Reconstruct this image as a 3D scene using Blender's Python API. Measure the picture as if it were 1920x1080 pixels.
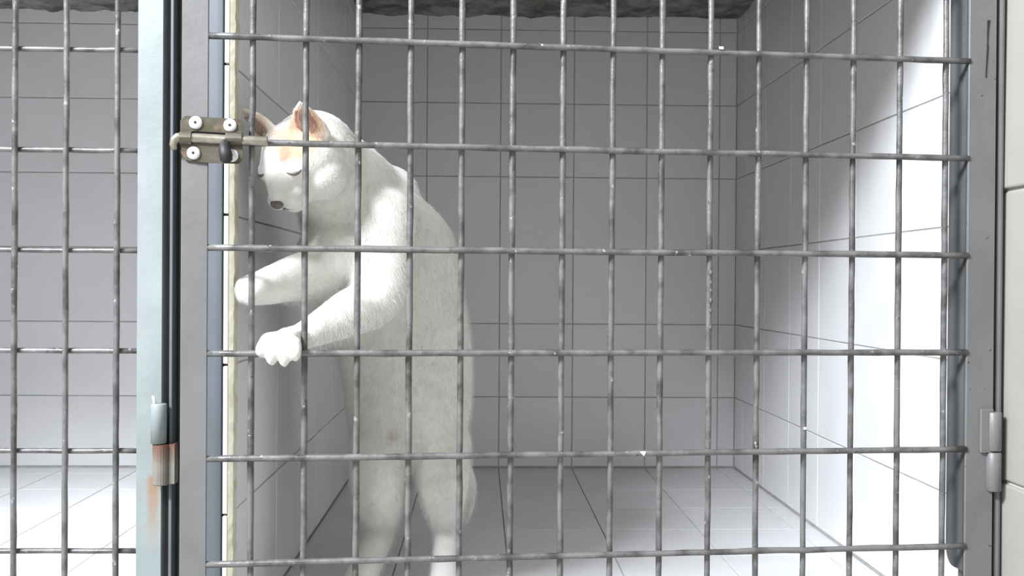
import bpy, bmesh, math, random
import numpy as np
from mathutils import Vector, Matrix, noise
from mathutils.bvhtree import BVHTree

random.seed(7)
scene = bpy.context.scene
col = scene.collection
for o in list(bpy.data.objects):
    bpy.data.objects.remove(o)

# ------------------------------------------------------------------ camera
FL = 1900.0
CAMZ = 0.38                                   # lens height above the cage floor
YAW, PITCH, ROLL = 0.031, -0.0057, 0.0068
fw = Vector((math.sin(YAW) * math.cos(PITCH), math.cos(YAW) * math.cos(PITCH), math.sin(PITCH)))
rt = Vector((math.cos(YAW), -math.sin(YAW), 0))
up = rt.cross(fw)
R_ = rt * math.cos(ROLL) + up * math.sin(ROLL)
U_ = -rt * math.sin(ROLL) + up * math.cos(ROLL)
cam = bpy.data.cameras.new('camera')
cam.sensor_width = 36.0
cam.lens = 36.0 * FL / 1920.0
cam.clip_start = 0.01
camo = bpy.data.objects.new('camera', cam)
col.objects.link(camo)
camo.matrix_world = Matrix(((R_.x, U_.x, -fw.x, 0), (R_.y, U_.y, -fw.y, 0), (R_.z, U_.z, -fw.z, CAMZ), (0, 0, 0, 1)))
scene.camera = camo

# ------------------------------------------------------------------ world, lamp, exposure
w = bpy.data.worlds.new('world')
scene.world = w
w.use_nodes = True
w.node_tree.nodes['Background'].inputs['Color'].default_value = (1.0, 0.99, 0.96, 1)
w.node_tree.nodes['Background'].inputs['Strength'].default_value = 0.88

ld = bpy.data.lights.new('ceiling_tube_light', 'AREA')
ld.shape = 'RECTANGLE'
ld.size, ld.size_y = 0.90, 0.30
ld.energy = 235
ld.color = (0.90, 0.93, 1.0)
lo = bpy.data.objects.new('ceiling_tube_light', ld)
col.objects.link(lo)
lo.location = (-1.44, -0.30, 1.93)
lo.rotation_euler = (Vector((0.25, 1.6, 0.1)) - lo.location).to_track_quat('-Z', 'Y').to_euler()

vs = scene.view_settings
vs.view_transform = 'Standard'
vs.look = 'None'
vs.exposure = 0.0
vs.gamma = 1.0
vs.use_curve_mapping = False


def at(px, py, y):
    """point at depth y on the sight line of a photo pixel"""
    d = fw + R_ * ((px - 960) / FL) - U_ * ((py - 540) / FL)
    p = d * (y / d.y)
    return Vector((p.x, p.y, p.z + CAMZ))


# ------------------------------------------------------------------ materials
def mat(name, base, rough=0.5, metal=0.0, noise_amt=None, spots=None, bump=None, coat=0.0, island=0.0):
    """base colour; noise_amt=(scale, colour2, lo, hi); spots=(scale, colour, lo, hi); bump=(scale, strength)"""
    m = bpy.data.materials.new(name)
    m.use_nodes = True
    nt = m.node_tree
    b = nt.nodes['Principled BSDF']
    b.inputs['Roughness'].default_value = rough
    b.inputs['Metallic'].default_value = metal
    b.inputs['Coat Weight'].default_value = coat
    tc = nt.nodes.new('ShaderNodeTexCoord')
    oi0 = nt.nodes.new('ShaderNodeObjectInfo')
    rv = nt.nodes.new('ShaderNodeMath'); rv.operation = 'MULTIPLY'
    nt.links.new(oi0.outputs['Random'], rv.inputs[0]); rv.inputs[1].default_value = 37.0
    va = nt.nodes.new('ShaderNodeVectorMath'); va.operation = 'ADD'
    nt.links.new(tc.outputs['Object'], va.inputs[0]); nt.links.new(rv.outputs[0], va.inputs[1])

    def rgb(c):
        n = nt.nodes.new('ShaderNodeRGB')
        n.outputs[0].default_value = (*c, 1)
        return n.outputs[0]

    def ns(scale, detail=6, rough_=0.6):
        n = nt.nodes.new('ShaderNodeTexNoise')
        n.inputs['Scale'].default_value = scale
        n.inputs['Detail'].default_value = detail
        n.inputs['Roughness'].default_value = rough_
        nt.links.new(va.outputs[0], n.inputs['Vector'])
        return n.outputs['Fac']

    def ramp(fac, lo_, hi_):
        n = nt.nodes.new('ShaderNodeMapRange')
        n.inputs['From Min'].default_value = lo_
        n.inputs['From Max'].default_value = hi_
        nt.links.new(fac, n.inputs['Value'])
        return n.outputs['Result']

    def mix(fac, a, c):
        n = nt.nodes.new('ShaderNodeMix')
        n.data_type = 'RGBA'
        nt.links.new(fac, n.inputs[0])
        nt.links.new(a, n.inputs[6])
        nt.links.new(c, n.inputs[7])
        return n.outputs[2]

    src = rgb(base)
    if noise_amt:
        src = mix(ramp(ns(noise_amt[0]), noise_amt[2], noise_amt[3]), src, rgb(noise_amt[1]))
    for s in (spots or []):
        src = mix(ramp(ns(s[0], 3), s[2], s[3]), src, rgb(s[1]))
    if island:
        oi = nt.nodes.new('ShaderNodeObjectInfo')
        mr = nt.nodes.new('ShaderNodeMapRange')
        mr.inputs['To Min'].default_value = 1 - island
        mr.inputs['To Max'].default_value = 1.0
        nt.links.new(oi.outputs['Random'], mr.inputs['Value'])
        hv = nt.nodes.new('ShaderNodeHueSaturation')
        nt.links.new(mr.outputs['Result'], hv.inputs['Value'])
        nt.links.new(src, hv.inputs['Color'])
        src = hv.outputs['Color']
    nt.links.new(src, b.inputs['Base Color'])
    if bump:
        bp = nt.nodes.new('ShaderNodeBump')
        bp.inputs['Strength'].default_value = bump[1]
        bp.inputs['Distance'].default_value = 0.002
        nt.links.new(ns(bump[0]), bp.inputs['Height'])
        nt.links.new(bp.outputs['Normal'], b.inputs['Normal'])
    m['nt'] = 1
    return m


M = {}
M['tile'] = mat('white_glazed_tile', (0.78, 0.78, 0.785), 0.32, noise_amt=(6, (0.735, 0.735, 0.735), 0.4, 0.75), island=0.05)
M['floor_tile'] = mat('white_floor_tile', (0.75, 0.75, 0.76), 0.38, noise_amt=(8, (0.69, 0.69, 0.68), 0.4, 0.8), island=0.05)
M['grout'] = mat('grey_grout', (0.48, 0.48, 0.47), 0.95, noise_amt=(30, (0.36, 0.36, 0.35), 0.4, 0.7))
M['cream_tile'] = mat('cream_tile', (0.29, 0.285, 0.25), 0.45, noise_amt=(9, (0.265, 0.26, 0.235), 0.4, 0.7))
M['pale_grout'] = mat('pale_grout', (0.40, 0.40, 0.37), 0.9)
M['concrete'] = mat('dark_rough_concrete', (0.30, 0.30, 0.27), 0.95, noise_amt=(22, (0.10, 0.10, 0.085), 0.38, 0.62), bump=(60, 0.8))
M['mortar'] = mat('cream_mortar', (0.62, 0.60, 0.47), 0.9, noise_amt=(40, (0.42, 0.40, 0.28), 0.45, 0.7), bump=(150, 0.4))
M['plaster'] = mat('plain_plaster', (0.55, 0.55, 0.53), 0.9, noise_amt=(8, (0.48, 0.48, 0.46), 0.4, 0.7))
M['paint'] = mat('grey_metal_paint', (0.125, 0.125, 0.123), 0.45, noise_amt=(14, (0.10, 0.10, 0.098), 0.4, 0.7),
                 spots=[(90, (0.10, 0.10, 0.095), 0.72, 0.76)], bump=(120, 0.15))
M['paint_pale'] = mat('pale_zinc_paint', (0.22, 0.25, 0.25), 0.42, noise_amt=(12, (0.175, 0.20, 0.20), 0.4, 0.7),
                      spots=[(55, (0.22, 0.24, 0.24), 0.72, 0.78)], bump=(90, 0.15))
M['post'] = mat('blue_grey_post_paint', (0.10, 0.113, 0.128), 0.5, noise_amt=(10, (0.08, 0.09, 0.10), 0.4, 0.7))
M['post_dark'] = mat('olive_paint_and_gap_shade', (0.10, 0.10, 0.085), 0.6, noise_amt=(14, (0.06, 0.06, 0.05), 0.4, 0.7))
M['flange'] = mat('dark_grey_strip', (0.055, 0.058, 0.06), 0.55, noise_amt=(8, (0.09, 0.095, 0.10), 0.4, 0.7))
M['bar'] = mat('worn_zinc_bar', (0.135, 0.135, 0.132), 0.38, 0.15, noise_amt=(38, (0.048, 0.048, 0.046), 0.42, 0.64),
               spots=[(140, (0.05, 0.05, 0.048), 0.68, 0.74), (110, (0.32, 0.32, 0.31), 0.66, 0.74)], bump=(150, 0.35))
M['latch'] = mat('tarnished_latch_steel', (0.10, 0.095, 0.075), 0.40, 0.5, noise_amt=(35, (0.065, 0.055, 0.03), 0.4, 0.65),
                 spots=[(60, (0.16, 0.12, 0.08), 0.62, 0.72)], bump=(90, 0.2))
M['bolt'] = mat('zinc_bolt', (0.30, 0.285, 0.24), 0.3, 0.6, noise_amt=(50, (0.17, 0.145, 0.11), 0.4, 0.7))
M['rivet'] = mat('white_aluminium_rivet', (0.62, 0.61, 0.64), 0.4)
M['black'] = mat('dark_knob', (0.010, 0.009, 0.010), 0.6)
M['hole'] = mat('dark_rivet_hole', (0.01, 0.01, 0.01), 0.8)
M['chip'] = mat('white_fleck', (0.9, 0.9, 0.9), 0.6)
M['rust'] = mat('rusty_knuckle', (0.17, 0.17, 0.145), 0.6, noise_amt=(40, (0.13, 0.12, 0.10), 0.4, 0.7))


def height_mask(m, colour, z0, z1, x0=None, x1=None, nscale=60, wob=0.01, strength=1.0):
    """adds a stain between local z0 (full) and z1 (gone), optionally between x0 and x1"""
    nt = m.node_tree
    b = nt.nodes['Principled BSDF']
    old = b.inputs['Base Color'].links[0].from_socket
    tc = nt.nodes.new('ShaderNodeTexCoord')
    sp = nt.nodes.new('ShaderNodeSeparateXYZ')
    nt.links.new(tc.outputs['Object'], sp.inputs[0])
    nz = nt.nodes.new('ShaderNodeTexNoise')
    nz.inputs['Scale'].default_value = nscale
    nt.links.new(tc.outputs['Object'], nz.inputs['Vector'])
    off = nt.nodes.new('ShaderNodeMath'); off.operation = 'MULTIPLY_ADD'
    nt.links.new(nz.outputs['Fac'], off.inputs[0]); off.inputs[1].default_value = wob * 2; off.inputs[2].default_value = -wob
    ad = nt.nodes.new('ShaderNodeMath'); ad.operation = 'ADD'
    nt.links.new(sp.outputs['Z'], ad.inputs[0]); nt.links.new(off.outputs[0], ad.inputs[1])
    mr = nt.nodes.new('ShaderNodeMapRange')
    mr.inputs['From Min'].default_value = z1; mr.inputs['From Max'].default_value = z0
    nt.links.new(ad.outputs[0], mr.inputs['Value'])
    fac = mr.outputs['Result']
    # nothing above z0
    lt = nt.nodes.new('ShaderNodeMapRange')
    d = 0.004 if z0 > z1 else -0.004
    lt.inputs['From Min'].default_value = z0 + d; lt.inputs['From Max'].default_value = z0
    nt.links.new(ad.outputs[0], lt.inputs['Value'])
    mu = nt.nodes.new('ShaderNodeMath'); mu.operation = 'MULTIPLY'
    nt.links.new(fac, mu.inputs[0]); nt.links.new(lt.outputs['Result'], mu.inputs[1])
    fac = mu.outputs[0]
    if x0 is not None:
        xa = nt.nodes.new('ShaderNodeMath'); xa.operation = 'MULTIPLY_ADD'
        nt.links.new(off.outputs[0], xa.inputs[0]); xa.inputs[1].default_value = 0.35
        nt.links.new(sp.outputs['X'], xa.inputs[2])
        mid, half = (x0 + x1) / 2, (x1 - x0) / 2
        sb = nt.nodes.new('ShaderNodeMath'); sb.operation = 'SUBTRACT'
        nt.links.new(xa.outputs[0], sb.inputs[0]); sb.inputs[1].default_value = mid
        ab = nt.nodes.new('ShaderNodeMath'); ab.operation = 'ABSOLUTE'
        nt.links.new(sb.outputs[0], ab.inputs[0])
        m2 = nt.nodes.new('ShaderNodeMapRange')
        m2.inputs['From Min'].default_value = half; m2.inputs['From Max'].default_value = half * 0.3
        nt.links.new(ab.outputs[0], m2.inputs['Value'])
        mu2 = nt.nodes.new('ShaderNodeMath'); mu2.operation = 'MULTIPLY'
        nt.links.new(fac, mu2.inputs[0]); nt.links.new(m2.outputs['Result'], mu2.inputs[1])
        fac = mu2.outputs[0]
    ms = nt.nodes.new('ShaderNodeMath'); ms.operation = 'MULTIPLY'
    nt.links.new(fac, ms.inputs[0]); ms.inputs[1].default_value = strength
    mx = nt.nodes.new('ShaderNodeMix'); mx.data_type = 'RGBA'
    nt.links.new(ms.outputs[0], mx.inputs[0])
    nt.links.new(old, mx.inputs[6])
    mx.inputs[7].default_value = (*colour, 1)
    nt.links.new(mx.outputs[2], b.inputs['Base Color'])


# ------------------------------------------------------------------ mesh helpers
def finish(bm, smooth=False):
    me = bpy.data.meshes.new('m')
    bmesh.ops.recalc_face_normals(bm, faces=bm.faces)
    bm.to_mesh(me)
    bm.free()
    if smooth:
        me.polygons.foreach_set('use_smooth', [True] * len(me.polygons))
    return me


def obj(name, me, m, parent=None, loc=(0, 0, 0)):
    o = bpy.data.objects.new(name, me)
    me.name = name
    if m and not me.materials:
        me.materials.append(m)
    col.objects.link(o)
    o.location = loc
    if parent:
        o.parent = parent
    return o


def tag(o, label=None, cat=None, group=None, kind=None):
    if label: o['label'] = label
    if cat: o['category'] = cat
    if group: o['group'] = group
    if kind: o['kind'] = kind
    return o


def empty(name, loc, rz=0):
    o = bpy.data.objects.new(name, None)
    col.objects.link(o)
    o.location = loc
    o.rotation_euler = (0, 0, rz)
    o.empty_display_size = 0.05
    return o


def add_box(bm, x0, x1, y0, y1, z0, z1):
    v = [bm.verts.new((x, y, z)) for z in (z0, z1) for y in (y0, y1) for x in (x0, x1)]
    for f in ((0, 1, 3, 2), (4, 6, 7, 5), (0, 4, 5, 1), (2, 3, 7, 6), (0, 2, 6, 4), (1, 5, 7, 3)):
        bm.faces.new([v[i] for i in f])
    return v


def box(x0, x1, y0, y1, z0, z1, bevel=0.0, seg=1):
    bm = bmesh.new()
    add_box(bm, x0, x1, y0, y1, z0, z1)
    if bevel:
        bmesh.ops.bevel(bm, geom=bm.edges[:], offset=bevel, segments=seg, affect='EDGES', profile=0.5)
    return finish(bm)


def prism(profile, z0, z1, bevel=0.0):
    """profile: list of (x, y); extruded along z"""
    bm = bmesh.new()
    a = [bm.verts.new((x, y, z0)) for x, y in profile]
    b = [bm.verts.new((x, y, z1)) for x, y in profile]
    n = len(profile)
    bm.faces.new(a[::-1])
    bm.faces.new(b)
    for i in range(n):
        bm.faces.new((a[i], a[(i + 1) % n], b[(i + 1) % n], b[i]))
    if bevel:
        bmesh.ops.bevel(bm, geom=bm.edges[:], offset=bevel, segments=1, affect='EDGES')
    return finish(bm)


def add_tube(bm, pts, radii, seg=10, cap=True):
    pts = [Vector(p) for p in pts]
    rings = []
    prev = None
    for i, p in enumerate(pts):
        t = (pts[min(i + 1, len(pts) - 1)] - pts[max(i - 1, 0)]).normalized()
        if prev is None:
            ref = Vector((0, 1, 0)) if abs(t.y) < 0.9 else Vector((1, 0, 0))
            a = t.cross(ref).normalized()
        else:
            a = (prev - t * prev.dot(t)).normalized()
        prev = a
        b = t.cross(a)
        r = radii[i] if hasattr(radii, '__len__') else radii
        rings.append([bm.verts.new(p + (a * math.cos(2 * math.pi * k / seg) + b * math.sin(2 * math.pi * k / seg)) * r) for k in range(seg)])
    for A, B in zip(rings, rings[1:]):
        for k in range(seg):
            bm.faces.new((A[k], A[(k + 1) % seg], B[(k + 1) % seg], B[k]))
    if cap:
        bm.faces.new(rings[0][::-1])
        bm.faces.new(rings[-1])


def tube(pts, radii, seg=10):
    bm = bmesh.new()
    add_tube(bm, pts, radii, seg)
    return finish(bm, True)


def wobbly_bar(a, b, r, seed, jit=0.00016, step=0.024):
    """a welded wire: slightly uneven thickness and line"""
    rnd = random.Random(seed)
    a, b = Vector(a), Vector(b)
    n = max(2, int((b - a).length / step))
    pts, rad = [], []
    for i in range(n + 1):
        p = a.lerp(b, i / n)
        if 0 < i < n:
            p = p + Vector((rnd.gauss(0, jit), rnd.gauss(0, jit), rnd.gauss(0, jit)))
        pts.append(p)
        rad.append(r * (1 + rnd.uniform(-0.07, 0.07)))
    return tube(pts, rad, 8)


_tiles = {}


def tile_mesh(w_, h_, t, bevel, m):
    """a glazed tile lying in its local xy plane, face up at z=0"""
    k = (round(w_, 4), round(h_, 4), t, m.name)
    if k not in _tiles:
        bm = bmesh.new()
        add_box(bm, -w_ / 2, w_ / 2, -h_ / 2, h_ / 2, -t, 0)
        top = [e for e in bm.edges if all(v.co.z > -1e-6 for v in e.verts)]
        bmesh.ops.bevel(bm, geom=top, offset=bevel, segments=2, affect='EDGES', profile=0.5)
        me = finish(bm)
        me.name = 'tile'
        me.materials.append(m)
        _tiles[k] = me
    return _tiles[k]


def lay_tiles(parent, us, vs_, frame, m, t=0.007, gap=0.0020, bevel=0.0008, tilt=0.0025, skip=None):
    """us, vs_: grid lines; frame(u, v) -> (location, rotation matrix)"""
    for i in range(len(us) - 1):
        for j in range(len(vs_) - 1):
            u0, u1, v0, v1 = us[i], us[i + 1], vs_[j], vs_[j + 1]
            a, b = u1 - u0 - gap, v1 - v0 - gap
            if a < 0.004 or b < 0.004:
                continue
            if skip and skip((u0 + u1) / 2, (v0 + v1) / 2):
                continue
            o = bpy.data.objects.new('tile', tile_mesh(a, b, t, bevel, m))
            col.objects.link(o)
            loc, rot = frame((u0 + u1) / 2, (v0 + v1) / 2)
            rr = Matrix.Rotation(random.gauss(0, tilt), 3, 'X') @ Matrix.Rotation(random.gauss(0, tilt), 3, 'Y')
            o.matrix_world = Matrix.Translation(loc) @ (rot @ rr).to_4x4()
            o.parent = parent


# ------------------------------------------------------------------ setting: dimensions
XL, XR, YB, ZC = -0.2495, 0.5243, 2.07, 0.928      # cage: side walls, back wall, ceiling
YF = 1.038                                          # front of the partition
XP = -0.335                                         # far face of the partition (left cage)
XLL = -1.13                                         # left wall of the left cage
ZROWS = [0.0028] + [0.1454 + 0.15 * k for k in range(6)] + [ZC]
XM = [XL] + [-0.1112 + 0.15 * k for k in range(5)] + [XR]
XLB = [XLL, -1.132 + 0.15, -0.832, -0.682, -0.532, -0.382, XP]
YD = [YF] + sorted(2.005 - 0.15 * k for k in range(7)) + [YB]
T = 0.007

# ---- walls, floor, ceiling
wb = tag(obj('wall_back', box(XLL - 0.1, XR + 0.12, YB + 0.0016, YB + 0.10, -0.05, 1.05), M['grout']),
         'white tiled back wall running behind both cages', kind='structure')
rot_back = Matrix(((1, 0, 0), (0, 0, -1), (0, 1, 0)))           # face towards -y
lay_tiles(wb, XM, ZROWS, lambda u, v: (Vector((u, YB, v)), rot_back), M['tile'])
lay_tiles(wb, XLB, ZROWS, lambda u, v: (Vector((u, YB, v)), rot_back), M['tile'])

wr = tag(obj('wall_right', box(XR + 0.0016, XR + 0.12, YF + 0.012, YB + 0.003, -0.05, 1.05), M['grout']),
         'brightly lit white tiled side wall at the right of the cage', kind='structure')
rot_right = Matrix(((0, 0, -1), (-1, 0, 0), (0, 1, 0)))         # face towards -x : u along -y
lay_tiles(wr, [YF + 0.012] + YD[1:], ZROWS, lambda u, v: (Vector((XR, u, v)), rot_right), M['tile'])

wl = tag(obj('wall_left', box(XP + 0.0016, XL - 0.0016, YF + 0.001, YB + 0.003, -0.05, 1.05), M['grout']),
         'shaded white tiled partition between the two cages', kind='structure')
rot_left = Matrix(((0, 0, 1), (1, 0, 0), (0, 1, 0)))            # face towards +x
lay_tiles(wl, [YF - 0.003] + YD[1:], ZROWS, lambda u, v: (Vector((XL, u, v)), rot_left), M['tile'], t=0.0085)
prv = random.Random(5)
for z0_, z1_ in zip(ZROWS, ZROWS[1:]):
    z1_ = min(z1_, 0.858)
    tag(obj('edge_tile', box(-0.2562, -0.2512, 1.0185, YF - 0.004, z0_ + .0012, z1_ - .0012, 0.0006), M['tile'], wl), 'white tile edge at the front of the partition')
bm = bmesh.new()
va, vb = [], []
for k in range(120):
    z_ = 0.858 * k / 119
    xx = -0.2459 + prv.gauss(0, 0.0003)
    va.append([bm.verts.new(p_) for p_ in ((-0.2514, YF - .004, z_), (-0.2514, 1.0192, z_), (xx, 1.0192 + prv.gauss(0, .0002), z_), (xx + .0002, YF - .004, z_))])
for p_, q_ in zip(va, va[1:]):
    for i in range(4):
        bm.faces.new((p_[i], p_[(i + 1) % 4], q_[(i + 1) % 4], q_[i]))
bm.faces.new(va[0]); bm.faces.new(va[-1][::-1])
tag(obj('mortar_strip', finish(bm), M['mortar'], wl), 'ragged cream mortar edge')
lay_tiles(wl, YD, ZROWS, lambda u, v: (Vector((XP, u, v)), rot_right), M['tile'])

wf = tag(obj('wall_far_left', box(XLL - 0.1, XLL, YF, YB + 0.003, -0.05, 1.05), M['tile']),
         'white side wall at the far left end of the left cage', kind='structure')

fl = tag(obj('floor', box(XLL - 0.1, XR + 0.12, 0.99, YB + 0.10, -0.08, -0.0016), M['grout']),
         'white tiled floor of the two cages', kind='structure')
I3 = Matrix.Identity(3)
lay_tiles(fl, XM, [0.992] + YD[1:], lambda u, v: (Vector((u, v, 0)), I3), M['floor_tile'], gap=0.0020, bevel=0.0004, tilt=0.0012)
lay_tiles(fl, XLB, [0.992] + YD[1:], lambda u, v: (Vector((u, v, 0)), I3), M['floor_tile'], gap=0.0020, bevel=0.0004, tilt=0.0012)


def rough_slab(x0, x1, y0, y1, z, thick, amp, seed):
    bm = bmesh.new()
    nx, ny = int((x1 - x0) / 0.012), int((y1 - y0) / 0.012)
    g = []
    for j in range(ny + 1):
        row = []
        for i in range(nx + 1):
            x, y = x0 + (x1 - x0) * i / nx, y0 + (y1 - y0) * j / ny
            n = noise.fractal(Vector((x * 22, y * 22, seed)), 0.8, 2.0, 5)
            n2 = noise.noise(Vector((x * 6, y * 6, seed + 9)))
            dz = amp * n + amp * n2
            row.append(bm.verts.new((x, y, z + dz)))
        g.append(row)
    for j in range(ny):
        for i in range(nx):
            bm.faces.new((g[j][i], g[j][i + 1], g[j + 1][i + 1], g[j + 1][i]))
    add_box(bm, x0, x1, y0, y1, z + 0.025, z + thick)
    return finish(bm, True)


ce = tag(obj('ceiling', rough_slab(XLL - 0.1, XR + 0.02, YF - 0.02, YB + 0.02, ZC - 0.004, 0.12, 0.006, 3.3), M['concrete']),
         'rough dark concrete ceiling over the cages', kind='structure')

# ---- front of the block: unseen wall added to block light from above, base, corridor floor and the cream wall at the right
tag(obj('wall_front_blocker', box(XLL - 0.4, XR + 0.12, 1.0385, 1.10, 0.87, 2.3), M['plaster']),
    'plain unseen wall added above the cage fronts to block light', kind='structure')
tag(obj('wall_base', box(XLL - 0.4, 0.56, 1.0, 1.4, -0.6, -0.081), M['plaster']),
    'plain base wall under the cages', kind='structure')
tag(obj('floor_corridor', box(XLL - 0.6, 0.56, -1.6, 1.02, -0.65, -0.6), M['plaster']),
    'grey corridor floor in front of the cages', kind='structure')
XO = 0.5455
wo = tag(obj('wall_side', box(XO + 0.003, XO + 0.1, -1.6, 1.10, -0.6, 2.3), M['pale_grout']),
         'cream tiled side wall beside the door hinge', kind='structure')
zr = [-0.6, -0.442, -0.133, 0.176, 0.479, 0.788, 1.097, 1.406, 1.715, 2.024, 2.3]
yr = [1.10 - 0.309 * k for k in range(9)][::-1]
lay_tiles(wo, yr, zr, lambda u, v: (Vector((XO, u, v)), rot_right), M['cream_tile'], t=0.008, gap=0.0035, bevel=0.0022, tilt=0.004)

# ---- steel frame fixed to the masonry
post = tag(obj('trim_1', prism([(-0.3078, 1.013), (-0.3047, 1.013), (-0.3047, 1.0355), (-0.2975, 1.0355), (-0.2975, 1.0205),
                                (-0.258, 1.0195), (-0.258, 1.0375), (-0.3078, 1.0375)], 0.0, 0.858, 0.0006), M['post']),
           'grey steel post between the two cage doors', kind='structure')
bm = bmesh.new()
add_box(bm, -0.3046, -0.2976, 1.0325, 1.0354, 0.0, 0.858)
add_box(bm, -0.330, -0.3079, 1.0300, 1.0370, 0.0, 0.858)  # dark strip standing in for the shade in the gap beside the post
tag(obj('post_recess_gap_shade', finish(bm), M['post_dark'], post), 'dark olive painted recess of the post, with a dark strip as gap shade')
jamb_bm = bmesh.new()
add_box(jamb_bm, 0.512, 0.5455, 1.056, 1.066, 0.0, 0.858)  # backing plate added behind the jamb to keep the gap dark
add_tube(jamb_bm, [(0.5385, 1.038, 0.0), (0.5385, 1.038, 0.858)], 0.0037, 12)
add_box(jamb_bm, 0.5355, 0.5415, 1.040, 1.057, 0.0, 0.858)
jamb = tag(obj('trim_2', finish(jamb_bm), M['paint']), 'steel jamb between the hinged door and the cream wall', kind='structure')
tag(obj('trim_3', box(XLL - 0.1, 0.5455, 1.0, 1.038, 0.86, 0.92, 0.002), M['paint']),
    'steel head rail across the top of the cage fronts', kind='structure')

# ------------------------------------------------------------------ main cage door (stands slightly ajar, hinged at the right)
ANG = 0.084
HX, HY = 0.4792, 1.0308
door = empty('cage_door', (HX, HY, 0.0), ANG)
# local x points to the right along the door; bars at x = -0.05 k; local y points into the cage
tag(door, 'large grey barred cage door with a sliding latch, white cat behind it', 'door', kind='thing')
ZT = 0.6108                                          # top visible horizontal bar
RZ = [ZT + 0.2, ZT + 0.1] + [ZT - 0.1 * k for k in range(6)]
BR = 0.0032
vbars, hbars = [], []
for k in range(15):
    vbars.append(obj('vertical_bar', wobbly_bar((0, 0, 0.03), (0, 0, 0.84), BR * 0.97, 100 + k), M['bar'], door, (-0.05 * k, 0.0028, 0)))
for k, z in enumerate(RZ):
    hbars.append(obj('horizontal_bar', wobbly_bar((-0.7405, 0, 0), (0.0225, 0, 0), BR, 200 + k), M['bar'], door, (0, -0.0028, z)))


def angle_profile(x0, x1, y0, t, leg, outer_left):
    if outer_left:
        return [(x0, y0), (x1, y0), (x1, y0 + t), (x0 + t, y0 + t), (x0 + t, y0 + leg), (x0, y0 + leg)]
    return [(x0, y0), (x1, y0), (x1, y0 + leg), (x1 - t, y0 + leg), (x1 - t, y0 + t), (x0, y0 + t)]


m_st = M['paint']
m_chip = mat('chipped_grey_paint', (0.125, 0.125, 0.123), 0.45, noise_amt=(14, (0.10, 0.10, 0.098), 0.4, 0.7),
             spots=[(160, (0.035, 0.035, 0.033), 0.675, 0.71)], bump=(120, 0.15))
obj('stile', prism(angle_profile(-0.764, -0.7395, -0.006, 0.0035, 0.024, True), 0.012, 0.855, 0.0006), m_st, door)
st_r = obj('stile', prism(angle_profile(0.0215, 0.0515, -0.004, 0.0035, 0.022, False), 0.012, 0.855, 0.0006), m_chip, door)
obj('rail', box(-0.7395, 0.0215, -0.006, 0.010, 0.832, 0.855, 0.001), m_st, door)
obj('rail', box(-0.7395, 0.0215, -0.006, 0.010, 0.012, 0.034, 0.001), m_st, door)
# dark strip behind the bars beside the right stile, its lower end rounded
bm = bmesh.new()
prof = [(0.001, 0.845), (0.033, 0.845), (0.033, 0.105)]
for i in range(7):
    a = math.pi / 2 * i / 6
    prof.append((0.033 - 0.014 * (1 - math.cos(a)) - 0.0 * i, 0.105 - 0.021 * math.sin(a)))
prof.append((0.001, 0.084))
f0 = [bm.verts.new((0.0218, y, z)) for y, z in prof]
f1 = [bm.verts.new((0.0248, y, z)) for y, z in prof]
bm.faces.new(f0)
bm.faces.new(f1[::-1])
for i in range(len(prof)):
    j = (i + 1) % len(prof)
    bm.faces.new((f0[i], f1[i], f1[j], f0[j]))
tag(obj('inner_flange', finish(bm), M['flange'], door), 'dark grey strip along the inside of the right stile')

# right hinge: leaf and two knuckles
hz0, hz1, hz2 = 0.1675, 0.2085, 0.2495
hg = obj('hinge', box(0.036, 0.050, -0.0075, -0.004, hz1 - 0.001, hz2 + 0.003, 0.0006), M['paint'], door)
for a, b in ((hz1 + 0.0006, hz2), (hz0, hz1 - 0.0006)):
    bm = bmesh.new()
    add_tube(bm, [(0, 0, a), (0, 0, a + 0.001), (0, 0, b - 0.001), (0, 0, b)], [0.0068, 0.0078, 0.0078, 0.0068], 18)
    obj('knuckle', finish(bm, False), M['paint'], hg, (0.0520, -0.004, 0))
    hg.children[-1].data.polygons.foreach_set('use_smooth', [len(p.vertices) == 4 for p in hg.children[-1].data.polygons])

# flecks and drips on the bars
def fleck(parent, pts, name='paint_fleck', m=None):
    bm = bmesh.new()
    a = [bm.verts.new((x, 0, z)) for x, z in pts]
    b = [bm.verts.new((x, 0.0018, z)) for x, z in pts]
    bm.faces.new(a); bm.faces.new(b[::-1])
    for i in range(len(pts)):
        j = (i + 1) % len(pts)
        bm.faces.new((a[i], b[i], b[j], a[j]))
    return finish(bm)


def door_s(px, py):
    """local x of the door under a photo pixel"""
    n = Vector((-math.sin(ANG), math.cos(ANG), 0))
    d = fw + R_ * ((px - 960) / FL) - U_ * ((py - 540) / FL)
    P = d * (Vector((HX, HY, 0)).dot(n) / d.dot(n))
    return (P - Vector((HX, HY, 0))).dot(Vector((math.cos(ANG), math.sin(ANG), 0))), P.z + CAMZ


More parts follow.
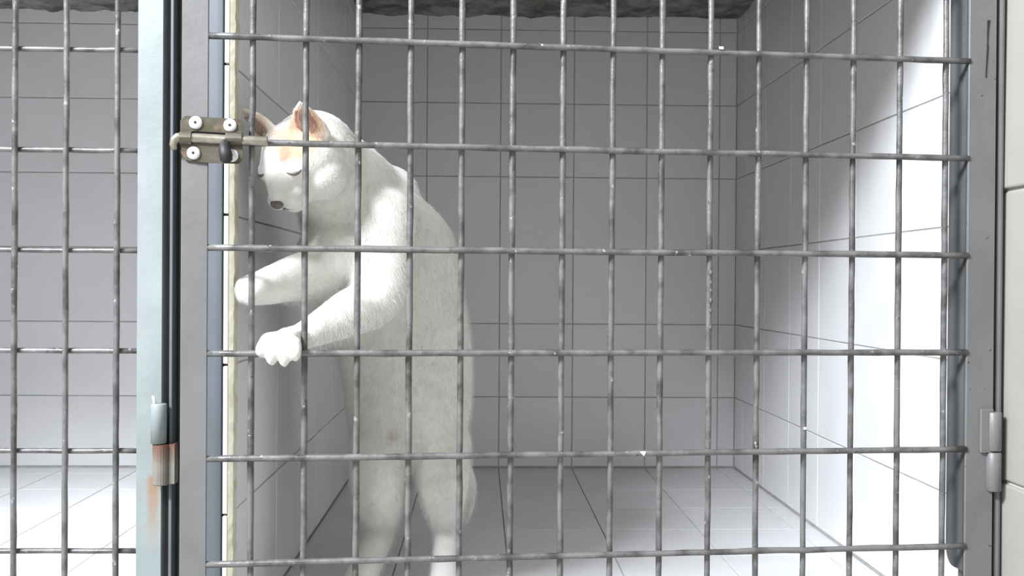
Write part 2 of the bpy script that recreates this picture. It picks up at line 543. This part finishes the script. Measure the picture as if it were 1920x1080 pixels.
s, z = door_s(1203, 848)
tag(obj('paint_fleck', fleck(None, [(-0.0032, 0.0016), (0.0030, 0.0016), (0.0008, -0.0026)]), M['chip'], hbars[6], (s, -0.0036, z - RZ[6])), 'white triangular fleck on the bar')
s, z = door_s(1349, 92)
tag(obj('paint_fleck', fleck(None, [(-0.0022, 0.0012), (0.0022, 0.0010), (0.0018, -0.0016), (-0.0016, -0.0012)]), M['chip'], hbars[2], (s, -0.0036, z - RZ[2])), 'small white fleck on the bar')
s, z = door_s(1507, 803)
k = round(-s / 0.05)
tag(obj('paint_fleck', fleck(None, [(-0.0012, 0.0012), (0.0012, 0.0012), (0.0010, -0.0012), (-0.0010, -0.0012)]), M['chip'], vbars[k], (0, -0.0042, z)), 'tiny white fleck on the bar')
q = [door_s(*p_) for p_ in ((1847, 40), (1852, 40), (1850, 52), (1848, 80), (1849, 92), (1846, 130), (1845, 148), (1843.5, 146), (1844.5, 125), (1846.5, 85))]
s0, z0_ = q[0]
tag(obj('paint_scratch', fleck(None, [(a_ - s0, b_ - z0_) for a_, b_ in q]), M['black'], st_r, (s0, -0.0047, z0_)), 'dark scratch in the paint')
s, z = door_s(1334, 512)
k = round(-s / 0.05)
bm = bmesh.new()
for dz, r in ((0, .0022), (-.010, .0017), (-.018, .0018), (-.028, .0024), (-.038, .0018), (-.055, .002)):
    bmesh.ops.create_icosphere(bm, subdivisions=1, radius=r, matrix=Matrix.Translation((0.0008, -0.003, z + dz)) @ Matrix.Diagonal((1, 0.8, 1.7, 1)))
tag(obj('rust_drips', finish(bm, True), M['flange'], vbars[k]), 'dark rust drips down the bar')

# latch on the left stile
LX, LZ = door_s(400, 265)
latch = obj('latch', bpy.data.meshes.new('latch'), None, door, (LX, -0.0075, LZ))
PX = 1 / 1985.0                                      # one photo pixel at the latch, in metres


def lp(px, py):
    return ((px - 400) * PX, (265 - py) * PX)


# plate: upper half, lower half and two end straps that bulge over the bolt, an open slot in between
bm = bmesh.new()


def plate_piece(bm, pts, y0=-0.0010, y1=0.0015):
    q = [lp(*p) for p in pts]
    a = [bm.verts.new((x, y0, z)) for x, z in q]
    b = [bm.verts.new((x, y1, z)) for x, z in q]
    bm.faces.new(a); bm.faces.new(b[::-1])
    for i in range(len(q)):
        j = (i + 1) % len(q)
        bm.faces.new((a[i], b[i], b[j], a[j]))


plate_piece(bm, [(352, 221), (450, 225), (456, 231), (456, 254), (428, 254), (424, 251), (366, 249), (362, 252), (343, 252), (343, 230)])
plate_piece(bm, [(345, 271), (362, 271), (380, 271), (418, 274), (430, 272), (456, 273), (456, 301), (449, 308), (388, 307), (352, 303), (344, 290)])
# rounded straps over the rod
for xa, xb in ((343, 364), (426, 456)):
    ring0, ring1 = [], []
    for i in range(9):
        a = math.pi * i / 8
        zz = math.cos(a) * 0.0064
        yy = -0.001 - math.sin(a) * 0.0064
        ring0.append(bm.verts.new((lp(xa, 0)[0], yy, zz + lp(0, 262.5)[1])))
        ring1.append(bm.verts.new((lp(xb, 0)[0], yy, zz + lp(0, 262.5)[1])))
    for i in range(8):
        bm.faces.new((ring0[i], ring0[i + 1], ring1[i + 1], ring1[i]))
    bm.faces.new(ring0); bm.faces.new(ring1[::-1])
me = finish(bm)
me.materials.append(M['latch'])
latch.data = me
me.name = 'latch'
tag(latch, 'tarnished steel slide latch plate with white rivets')
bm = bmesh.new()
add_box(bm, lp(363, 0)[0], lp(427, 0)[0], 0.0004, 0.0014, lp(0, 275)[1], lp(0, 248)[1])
obj('slot_shade', finish(bm), M['black'], latch)  # black sheet stands in for the shade inside the open slot
# bolt: bent end at the left, straight rod to the right
zb = lp(0, 262.5)[1]
pts = []
for px, py, dy in ((334, 285, -.003), (331, 276, -.003), (333, 267, -.0025), (339, 262.5, -.0025), (345, 262, -.0012), (370, 262, -.0008), (420, 264, -.0008), (455, 264.5, -.0012), (502, 265, -.0035), (503, 265, -.0035)):
    x, zz = lp(px, py)
    pts.append((x, dy, zz))
tag(obj('bolt', tube(pts, [.0026, .0034, .0042, .0046, .0048, .0048, .0048, .0046, .0044, .0036], 14), M['bolt'], latch), 'pale zinc bolt rod slid to the right')
# rivets with a dark centre
for px, py in ((371, 233.5), (433.5, 237), (367.5, 290), (437, 293)):
    x, zz = lp(px, py)
    bm = bmesh.new()
    bmesh.ops.create_uvsphere(bm, u_segments=20, v_segments=10, radius=0.0062, matrix=Matrix.Diagonal((1, 0.45, 1, 1)))
    rv = obj('rivet', finish(bm, True), M['rivet'], latch, (x, -0.0018, zz))
    bm = bmesh.new()
    add_tube(bm, [(x, -0.0040, zz), (x, -0.0049, zz)], 0.0013, 12)
    for v in bm.verts:
        v.co -= Vector((0, 0, 0))
    obj('rivet_hole', finish(bm), M['hole'], latch)
# dark knob in front of the fourth rivet
x, zz = lp(428, 290)
bm = bmesh.new()
add_tube(bm, [(x - .001, -.004, zb - .004), (x - .001, -.011, zz + .004), (x + .0005, -.013, zz - .001), (x + .0015, -.013, zz - .0075), (x + .0015, -.012, zz - .0092)],
         [.004, .0052, .0060, .0055, .0030], 14)
tag(obj('bolt_knob', finish(bm, True), M['black'], latch), 'dark bolt knob')

# ------------------------------------------------------------------ left cage door (closed, hinged on the post)
YL = 1.0205
ldoor = empty('cage_door', (-0.3275, YL, 0.0))
tag(ldoor, 'pale barred cage door at the left edge with a rusty hinge', 'door', kind='thing')
XB0 = -0.4612 + 0.10 + 0.3275                        # last bar before the stile, local x
ZL = 0.6087
for k in range(14):
    obj('vertical_bar', wobbly_bar((0, 0, 0.03), (0, 0, 0.84), BR * 0.97, 300 + k), M['bar'], ldoor, (XB0 - 0.05 * k, -0.0026, 0))
for k, z in enumerate([ZL + 0.2, ZL + 0.1] + [ZL - 0.1 * k for k in range(6)]):
    obj('horizontal_bar', wobbly_bar((-0.77, 0, 0), (-0.0095, 0, 0), BR * 0.86, 400 + k), M['bar'], ldoor, (0, 0.0030, z))
m_ls = M['paint_pale'].copy()
# rust streak running down from the hinge, in the stile's own coordinates
height_mask(m_ls, (0.22, 0.105, 0.03), 0.181, 0.105, -0.004, 0.0125, wob=0.008, strength=0.75)
obj('stile', prism([(-0.0125, -0.006), (0.0118, -0.006), (0.0125, -0.004), (0.0125, 0.016), (0.009, 0.016), (0.009, -0.002), (-0.0125, -0.002)], 0.012, 0.855), m_ls, ldoor)
obj('stile', prism(angle_profile(-0.795, -0.77, -0.006, 0.0035, 0.022, True), 0.012, 0.855), M['paint_pale'], ldoor)
obj('rail', box(-0.77, -0.0125, -0.006, 0.010, 0.832, 0.855, 0.001), M['paint_pale'], ldoor)
obj('rail', box(-0.77, -0.0125, -0.006, 0.010, 0.012, 0.034, 0.001), M['paint_pale'], ldoor)
# hinge: upper knuckle with pin on the door, lower rusty knuckle on the post
ph = at(298, 757, 1.006); pm = at(299, 832, 1.006); pl = at(300, 909, 1.006)
bm = bmesh.new()
add_tube(bm, [(0, 0, pm.z + .0005), (0, 0, ph.z - .001), (0, 0, ph.z)], [0.0076, 0.0076, 0.0070], 18)
hx = ph.x + 0.3275
hinge = obj('hinge', finish(bm, True), M['paint_pale'], ldoor, (hx, 1.006 - YL, 0))
obj('hinge_pin', tube([(-0.004, 0, ph.z - .002), (-0.0045, 0, ph.z + .003), (-0.0055, 0, ph.z + .0062), (-0.0068, 0, ph.z + .0064)], 0.0016, 8), M['rivet'], hinge)
m_kn = M['rust']
height_mask(m_kn, (0.10, 0.025, 0.008), pm.z + .001, pm.z - 0.022, wob=0.006, strength=0.95)
bm = bmesh.new()
add_tube(bm, [(0, 0, pl.z), (0, 0, pl.z + .001), (0, 0, pm.z - .0005)], [0.0070, 0.0078, 0.0080], 18)
add_box(bm, 0.002, 0.0135, -0.001, 0.012, pl.z + .001, pm.z - .0005)
tag(obj('hinge_knuckle', finish(bm, False), m_kn, post, (pl.x + .0008, 1.006, 0)), 'rusty lower hinge knuckle')

# ------------------------------------------------------------------ the cat
VOX = 0.0019
prims = bmesh.new()


def ball(c, r, scale=(1, 1, 1), rot=None):
    m4 = Matrix.Translation(c)
    if rot is not None:
        m4 = m4 @ rot.to_4x4()
    m4 = m4 @ Matrix.Diagonal((*[s_ * r for s_ in scale], 1))
    bmesh.ops.create_icosphere(prims, subdivisions=3, radius=1.0, matrix=m4)


def chain(pts, n=7, scale=(1, 1, 1)):
    """pts: (point, radius); balls threaded along a smooth curve with tapering radius"""
    P = [Vector(p) for p, r in pts]
    Rr = [r for p, r in pts]
    for i in range(len(P) - 1):
        p0, p1, p2, p3 = P[max(i - 1, 0)], P[i], P[i + 1], P[min(i + 2, len(P) - 1)]
        m_ = n if i < len(P) - 2 else n + 1
        for k in range(m_):
            t = k / n
            q = 0.5 * ((2 * p1) + (p2 - p0) * t + (2 * p0 - 5 * p1 + 4 * p2 - p3) * t * t + (3 * p1 - p0 - 3 * p2 + p3) * t ** 3)
            ball(q, Rr[i] + (Rr[i + 1] - Rr[i]) * t, scale)


def pc(*rows, n=6, scale=(1, 1, 1)):
    """chain from rows of (photo x, photo y, depth, radius in photo pixels)"""
    chain([(at(x, y, d), r * d / FL) for x, y, d, r in rows], n, scale)


# trunk, pelvis to neck
pc((769, 808, 1.285, 98), (768, 765, 1.28, 116), (764, 690, 1.265, 123), (748, 600, 1.24, 130), (716, 512, 1.205, 130),
   (690, 440, 1.165, 118), (658, 372, 1.125, 98), (622, 328, 1.09, 86), scale=(1.0, 0.9, 1.0))
# shoulder blades, near and far shoulder
ball(at(730, 380, 1.15), .036, (1.0, 1, 1.2))
pc((716, 402, 1.13, 72), (776, 470, 1.19, 80), (792, 560, 1.235, 78), (790, 640, 1.255, 90), n=5)
pc((650, 450, 1.12, 78), (612, 500, 1.115, 66), n=4)
# near foreleg: shoulder, elbow, wrist, paw over the bar
pc((714, 415, 1.10, 68), (716, 490, 1.085, 60), (704, 560, 1.065, 51), (660, 585, 1.042, 46), (622, 604, 1.024, 38), (590, 620, 1.012, 31),
   (563, 632, 1.001, 26), (542, 635, 0.978, 23), (530, 645, 0.953, 27), (513, 648, 0.944, 26))
# toes hanging over the bar
for tx, ty, bx, by in ((490, 662, 506, 642), (510, 677, 517, 648), (533, 680, 531, 648), (554, 669, 546, 648)):
    pc((bx, by, 0.945, 20), (tx, (by + ty) / 2 + 2, 0.938, 11), (tx, ty, 0.940, 9), n=5)
# far foreleg lifted towards the bars
pc((640, 480, 1.10, 66), (585, 512, 1.08, 50), (530, 528, 1.035, 40), (490, 540, 1.008, 32), (472, 543, 0.999, 29))
for dx, dy in ((-12, -9), (-16, 2), (-11, 13), (2, 17)):
    ball(at(468 + dx, 543 + dy, 0.995), .0078)
# hind legs
pc((716, 835, 1.260, 62), (709, 890, 1.235, 53), (711, 940, 1.235, 45), (715, 982, 1.262, 31), (702, 1025, 1.240, 29), (680, 1075, 1.205, 30), (664, 1106, 1.185, 31))
pc((824, 835, 1.265, 61), (830, 890, 1.240, 52), (833, 940, 1.245, 40), (836, 985, 1.272, 24), (835, 1030, 1.250, 23), (833, 1075, 1.215, 26), (832, 1106, 1.195, 29))
for fx, fy in ((662, 1.180), (832, 1.190)):
    c0 = at(fx, 1115, fy)
    for k in range(4):
        ball(Vector((c0.x - .018 + .012 * k, c0.y - .022 + .003 * abs(k - 1.5), 0.0105)), .0105, (0.85, 1.25, 1))
    ball(Vector((c0.x, c0.y, 0.016)), .020, (1.15, 1.3, 0.8))
# tail, hanging behind the hip
pc((825, 830, 1.36, 34), (860, 880, 1.38, 25), (876, 915, 1.388, 18), (870, 962, 1.394, 16), (846, 1000, 1.398, 13))

# head: nose axis, crown axis, side axis
hn = Vector((-.31, -.50, -.80)).normalized()
hl = Vector((-.85, .527, 0)).normalized()
hl = (hl - hn * hl.dot(hn)).normalized()
hu = hl.cross(hn).normalized()
HR = Matrix((hl, hn, hu)).transposed()
hc = at(570, 297, 1.052)


def hp(n_, u_, l_):
    return hc + hn * n_ + hu * u_ + hl * l_


ball(hc, .0455, (1.02, 1.0, 0.94), HR)
ball(hp(-.014, -.008, 0), .046, (1.0, 1.0, 1.0), HR)
for sd in (-1, 1):
    ball(hp(.013, -.012, .0215 * sd), .027)
    ball(hp(.051, -.004, .0085 * sd), .0125, (1.0, 0.95, 0.9), HR)
    ball(hp(.028, .014, .0165 * sd), .0150)
chain([(hp(.018, .020, 0), .0230), (hp(.038, .012, 0), .0165), (hp(.055, .005, 0), .0098)], 5)
ball(hp(.044, -.015, 0), .0125)
chain([(hp(.006, -.006, 0), .038), (hp(.034, -.004, 0), .022)], 4)
ears = []
for sd in (-1, 1):
    base = hp(-.004, .030, .027 * sd)
    tdir = (hu * .85 + hl * .24 * sd - hn * .10).normalized()
    nrm = (hn * .9 + hl * .15 * sd)
    nrm = (nrm - tdir * nrm.dot(tdir)).normalized()
    wdir = tdir.cross(nrm).normalized()
    H_ = .038
    steps = 9
    for k in range(steps):
        t = k / (steps - 1)
        wv = .0205 * (1 - t) ** 0.7 + .0035
        rr = Matrix((wdir, nrm, tdir)).transposed()
        ball(base + tdir * (H_ * t) - nrm * (.004 * math.sin(math.pi * t)), 1.0, (wv, .0042 * (1 - .4 * t) + .0008, .0060), rr)
    ears.append((base, tdir, nrm, wdir))

me = finish(prims)
tmp = bpy.data.objects.new('tmp', me)
col.objects.link(tmp)
rm = tmp.modifiers.new('r', 'REMESH')
rm.mode = 'VOXEL'
rm.voxel_size = VOX
dg = bpy.context.evaluated_depsgraph_get()
cat_me = bpy.data.meshes.new_from_object(tmp.evaluated_get(dg))
bpy.data.objects.remove(tmp)
# keep the outer shell only, then relax: strongly on the trunk, gently on face and paws
bm = bmesh.new()
bm.from_mesh(cat_me)
seen, best = set(), []
for v in bm.verts:
    if v.index in seen:
        continue
    stack, isl = [v], []
    seen.add(v.index)
    while stack:
        q = stack.pop()
        isl.append(q)
        for e in q.link_edges:
            o_ = e.other_vert(q)
            if o_.index not in seen:
                seen.add(o_.index)
                stack.append(o_)
    if len(isl) > len(best):
        best = isl
keep = set(v.index for v in best)
bmesh.ops.delete(bm, geom=[v for v in bm.verts if v.index not in keep], context='VERTS')
paw_c = at(520, 655, 0.945)
fine = []
for v in bm.verts:
    d_head = (v.co - hp(.02, .012, 0)).length
    d_paw = min((v.co - paw_c).length, (v.co - at(470, 543, 0.999)).length)
    if d_head < .062 or d_paw < .035 or v.co.z < 0.03:
        fine.append(v)
fs = set(fine)
coarse = [v for v in bm.verts if v not in fs]
for it in range(28):
    bmesh.ops.smooth_vert(bm, verts=coarse, factor=0.5, use_axis_x=True, use_axis_y=True, use_axis_z=True)
    if it % 9 == 0:
        bmesh.ops.smooth_vert(bm, verts=fine, factor=0.5, use_axis_x=True, use_axis_y=True, use_axis_z=True)
cat_base = Vector((at(750, 1108, 1.24).x, 1.24, 0.0))
for v in bm.verts:
    if v.co.z < 0.0008:
        v.co.z = 0.0008
bm.normal_update()
bvh = BVHTree.FromBMesh(bm)
for v in bm.verts:
    v.co -= cat_base
bmesh.ops.recalc_face_normals(bm, faces=bm.faces)
bm.to_mesh(cat_me)
bm.free()
cat_me.materials.clear()
cat_me.polygons.foreach_set('use_smooth', [True] * len(cat_me.polygons))

# fur: white with an orange patch on the ear and crown and a small mark on the belly
fm = mat('white_cat_fur', (0.65, 0.64, 0.605), 0.95, noise_amt=(70, (0.60, 0.59, 0.55), 0.35, 0.7), bump=(420, 0.35))
nt = fm.node_tree
fb = nt.nodes['Principled BSDF']
fb.inputs['Specular IOR Level'].default_value = 0.15
fb.inputs['Sheen Weight'].default_value = 0.25
fb.inputs['Sheen Roughness'].default_value = 0.6
tcn = nt.nodes.new('ShaderNodeTexCoord')
wob = nt.nodes.new('ShaderNodeTexNoise')
wob.inputs['Scale'].default_value = 90
nt.links.new(tcn.outputs['Object'], wob.inputs['Vector'])


def patch(point, r_in, r_out, colour, strength=1.0):
    src = fb.inputs['Base Color'].links[0].from_socket
    ds = nt.nodes.new('ShaderNodeVectorMath'); ds.operation = 'DISTANCE'
    nt.links.new(tcn.outputs['Object'], ds.inputs[0])
    ds.inputs[1].default_value = point - cat_base
    ad = nt.nodes.new('ShaderNodeMath'); ad.operation = 'MULTIPLY_ADD'
    nt.links.new(wob.outputs['Fac'], ad.inputs[0]); ad.inputs[1].default_value = (r_out - r_in) * 0.8
    nt.links.new(ds.outputs['Value'], ad.inputs[2])
    mr = nt.nodes.new('ShaderNodeMapRange')
    mr.interpolation_type = 'SMOOTHSTEP'
    mr.inputs['From Min'].default_value = r_out + (r_out - r_in) * 0.4
    mr.inputs['From Max'].default_value = r_in + (r_out - r_in) * 0.4
    mr.inputs['To Max'].default_value = strength
    nt.links.new(ad.outputs[0], mr.inputs['Value'])
    mx = nt.nodes.new('ShaderNodeMix'); mx.data_type = 'RGBA'
    nt.links.new(mr.outputs['Result'], mx.inputs[0])
    nt.links.new(src, mx.inputs[6])
    mx.inputs[7].default_value = (*colour, 1)
    nt.links.new(mx.outputs[2], fb.inputs['Base Color'])


near, far = ears[0], ears[1]
patch(at(550, 258, 1.010), .017, .036, (0.60, 0.36, 0.23), 0.9)
patch(near[0] + near[1] * .016, .012, .028, (0.62, 0.40, 0.27), 0.8)
patch(far[0] + far[1] * .022, .010, .030, (0.72, 0.58, 0.44), 0.7)
patch(at(735, 822, 1.208), .004, .014, (0.36, 0.22, 0.16), 0.7)

cat = tag(obj('cat', cat_me, fm, None, cat_base), 'white cat with an orange ear standing upright, one paw over a bar', 'cat')


def on_skin(n_, u_, l_):
    """first skin point met coming from outside towards the skull centre"""
    p = hp(n_, u_, l_)
    d = (p - hc).normalized()
    h = bvh.ray_cast(hc + d * 0.12, -d)
    return (h[0] if h[0] is not None else p), (h[1] if h[1] is not None else d)


nose_m = mat('grey_pink_nose', (0.11, 0.09, 0.085), 0.5)
p, n = on_skin(.060, .002, 0)
bm = bmesh.new()
bmesh.ops.create_uvsphere(bm, u_segments=14, v_segments=10, radius=1.0, matrix=Matrix.Translation(p - cat_base) @ HR.to_4x4() @ Matrix.Diagonal((.0076, .0044, .0054, 1)))
tag(obj('nose', finish(bm, True), nose_m, cat), 'dark grey nose')
p, n = on_skin(.060, -.012, 0)
bm = bmesh.new()
q = [on_skin(.058, -.008 - .003 * abs(k), .0035 * k)[0] - cat_base for k in range(-2, 3)]
add_tube(bm, q, [.0006, .0012, .0015, .0012, .0006], 8)
tag(obj('mouth', finish(bm, True), nose_m, cat), 'dark mouth line')
for sd in (-1, 1):
    q = []
    for k in range(7):
        t = k / 6 - 0.5
        p, n = on_skin(.0300 + .006 * t * sd * 0, .0165 - .0020 * (1 - 4 * t * t), .0180 * sd + .014 * t)
        q.append(p - cat_base)
    bm = bmesh.new()
    add_tube(bm, q, [.0004, .0011, .0017, .0020, .0017, .0011, .0004], 8)
    obj('eye', finish(bm, True), nose_m, cat)
ear_m = mat('pink_inner_ear', (0.60, 0.42, 0.35), 0.8)
for base, tdir, nrm, wdir in ears:
    bm = bmesh.new()
    rr = Matrix((wdir, nrm, tdir)).transposed()
    vs_ = []
    for k in range(8):
        t = 0.08 + 0.74 * k / 7
        wv = (.0205 * (1 - t) ** 0.7 + .0035) * 0.62 * min(1.0, 0.25 + k / 3)
        c_ = base + tdir * (.038 * t) - nrm * (.004 * math.sin(math.pi * t))
        vs_.append([bm.verts.new(c_ + wdir * (wv * s_) + nrm * (.0050 + (.0004 if abs(s_) == 1 else 0)) - cat_base) for s_ in (-1, -.5, 0, .5, 1)])
    for a, b in zip(vs_, vs_[1:]):
        for i in range(4):
            bm.faces.new((a[i], a[i + 1], b[i + 1], b[i]))
    bmesh.ops.solidify(bm, geom=bm.faces[:], thickness=0.0012)
    tag(obj('inner_ear', finish(bm, True), ear_m, cat), 'pink inside of the ear')

# short coat: fine hairs combed down the body, sparse on face and paws
vg = cat.vertex_groups.new(name='coat')
W = {}
for v in cat_me.vertices:
    p = v.co + cat_base
    d1 = (p - hp(.035, .005, 0)).length
    d2 = min((p - paw_c).length, (p - at(470, 543, 0.999)).length)
    wv = min(1.0, max(0.25, (min(d1, d2) - .03) / .05), 1.0)
    W.setdefault(round(wv * 10) / 10, []).append(v.index)
for wv, idx in W.items():
    vg.add(idx, wv, 'REPLACE')
pm_ = cat.modifiers.new('coat', 'PARTICLE_SYSTEM')
ps = cat.particle_systems[0]
st = ps.settings
st.type = 'HAIR'
st.count = 90000
st.hair_step = 3
st.display_step = 2
st.render_step = 2
st.root_radius = 0.16
st.tip_radius = 0.02
st.radius_scale = 0.001
st.normal_factor = 0.0009
st.object_align_factor = (0, 0, -0.0014)
st.factor_random = 0.0006
ps.vertex_group_length = 'coat'
